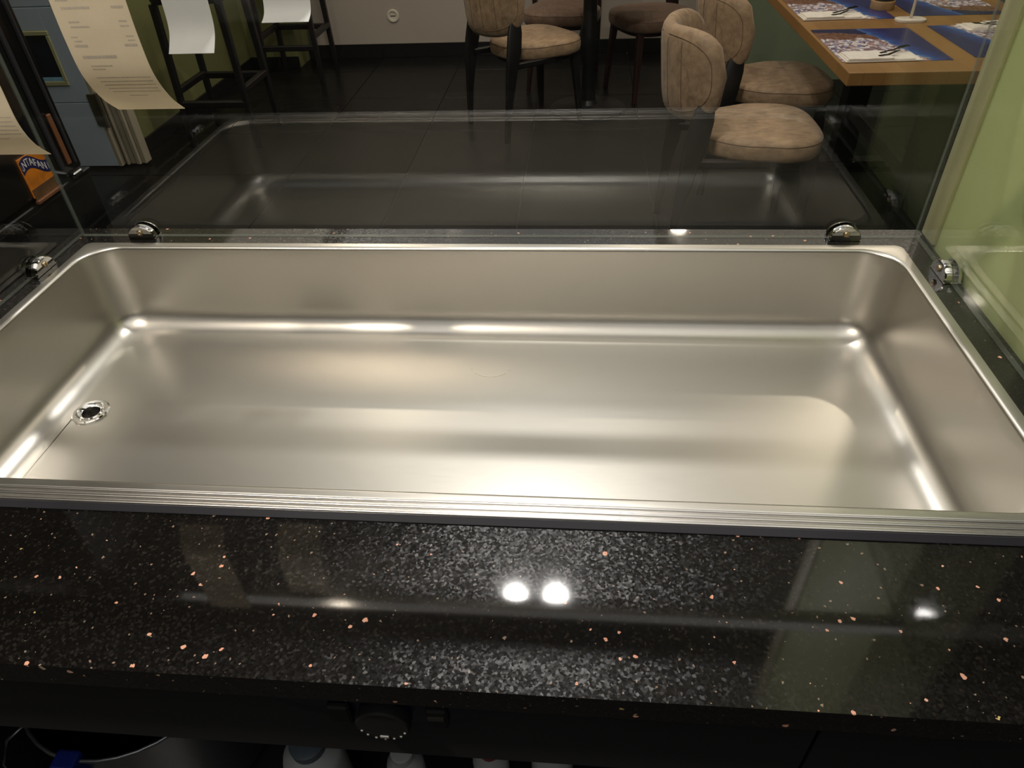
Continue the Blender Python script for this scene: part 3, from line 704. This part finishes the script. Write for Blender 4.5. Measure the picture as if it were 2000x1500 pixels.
def napkin():
    t = empty('folded_napkin')                          # local: long side +x, lies at z = 0
    m = MB(); nx = 10
    def layer(x0, x1, y0, y1, z0, z1, wob):
        top = []
        for j in range(3):
            for i in range(nx + 1):
                x = x0 + (x1 - x0) * i / nx; y = y0 + (y1 - y0) * j / 2
                top.append((x, y, z1 + wob * math.sin(i * 1.3 + j * 2)))
        bot = [(x, y, z0) for x, y, z in top]; n_ = (nx + 1)
        fs = [(j * n_ + i, j * n_ + i + 1, (j + 1) * n_ + i + 1, (j + 1) * n_ + i) for j in range(2) for i in range(nx)]
        per = [i for i in range(n_)] + [j * n_ + nx for j in (1, 2)] + [2 * n_ + i for i in range(nx - 1, -1, -1)] + [n_]
        k = len(top)
        fs2 = [tuple(reversed([q + k for q in f])) for f in fs] + [(per[i], per[i] + k, per[(i + 1) % len(per)] + k, per[(i + 1) % len(per)]) for i in range(len(per))]
        m.add(top + bot, fs + fs2)
    layer(0, .245, 0, .10, 0, .003, .0004); layer(.005, .225, .004, .094, .0034, .0065, .0006); layer(.010, .155, .002, .096, .0068, .0105, .0008)
    m.build('folded_paper', M['napkin'], t)
    return t
def knife():
    m = MB(); m.rings([[(-.03, -.006, z), (.02, -.007, z), (.06, -.006, z + .008), (.075, .0, z + .010), (.06, .005, z + .008), (.02, .006, z), (-.03, .006, z)] for z in (0, .0018)])
    return m.mesh('table_knife')
def fork():
    m = MB(); m.rings([[(-.03, -.005, z), (.05, -.004, z + .006), (.07, -.011, z + .010), (.07, .011, z + .010), (.05, .004, z + .006), (-.03, .005, z)] for z in (0, .0018)])
    for k in range(4):
        y = -.0095 + .0063 * k; m.bar((.069, y, .0108), (.115, y, .014), .0026, .0018)
    return m.mesh('table_fork')
km, fm = knife(), fork(); km.materials.append(M['cutlery']); fm.materials.append(M['cutlery'])
n0 = napkin()
NAP = [(.880, 2.560, .04, 'near corner place mat'), (.882, 3.150, .05, 'far left place mat'), (1.655, 3.045, math.pi + .04, 'place mat beside the green wall edge')]
for k, (x, y, rz, wh) in enumerate(NAP):
    o = n0 if k == 0 else copy_tree(n0)
    o.location = (x, y, TZ + .0022); o.rotation_euler = (0, 0, rz); tag(o, 'folded white napkin on the ' + wh, 'napkin', 'folded white napkins')
    for me, nm, off in ((km, 'table_knife', (.135, .035)), (fm, 'table_fork', (.150, .068))):
        c = bpy.data.objects.new(nm, me); COL.objects.link(c)
        cx = x + off[0] * math.cos(rz) - off[1] * math.sin(rz); cy = y + off[0] * math.sin(rz) + off[1] * math.cos(rz)
        c.location = (cx, cy, TZ + .0022 + .0112); c.rotation_euler = (0, 0, rz + .32); c.scale = (.75, .8, 1)
        tag(c, ('dark steel knife' if nm == 'table_knife' else 'dark steel fork') + ' on the napkin of the ' + wh, nm.split('_')[1], 'cutlery on the napkins')
t = tag(empty('table_number_stand', (1.272, 3.115, TZ + .0003)), 'white metal stand with an oblong foot and thin stem on the oak table', 'stand')
MB().rings([rrect(-.055, .055, -.034, .034, .030, 0), rrect(-.057, .057, -.036, .036, .032, .004), rrect(-.056, .056, -.035, .035, .031, .009), rrect(-.053, .053, -.032, .032, .028, .010)]).build('foot', M['white_plastic'], t, angle=40)
MB().tube([(0, .0, .010), (0, .0, .20)], .0055, 12).build('stem', M['white_plastic'], t, smooth=True)
MB().box(-.05, .05, -.003, .003, .20, .33, .002, 1).build('card_holder', M['white_plastic'], t)
t = tag(empty('candle_jar', (1.235, 3.335, TZ + .0003)), 'dark glass candle jar on a round wooden base', 'candle holder')
MB().lathe([(.001, 0), (.045, 0), (.047, .004), (.046, .030), (.040, .033), (.001, .033)], 28).build('wooden_base', M['wood_pale'], t, angle=40)
MB().lathe([(.038, .033), (.044, .045), (.045, .11), (.040, .115), (.040, .045), (.001, .040)], 28).build('glass_jar', M['smoke_glass'], t, angle=40)
# round socket on the far wall
t = tag(empty('wall_socket', (-1.40, YB - .001, -.612)), 'small round white socket low on the beige wall', 'socket')
m = MB(); m.rings([[(r * math.cos(2 * math.pi * k / 28), -y, r * math.sin(2 * math.pi * k / 28)) for k in range(28)] for r, y in ((.045, 0), (.045, .006), (.041, .009), (.030, .009), (.028, .003))], True, True); m.build('socket_plate', M['white_plastic'], t, angle=35)
MB().box(-.02, .02, -.0045, -.003, -.004, .002).build('socket_slot', M['hinge'], t)
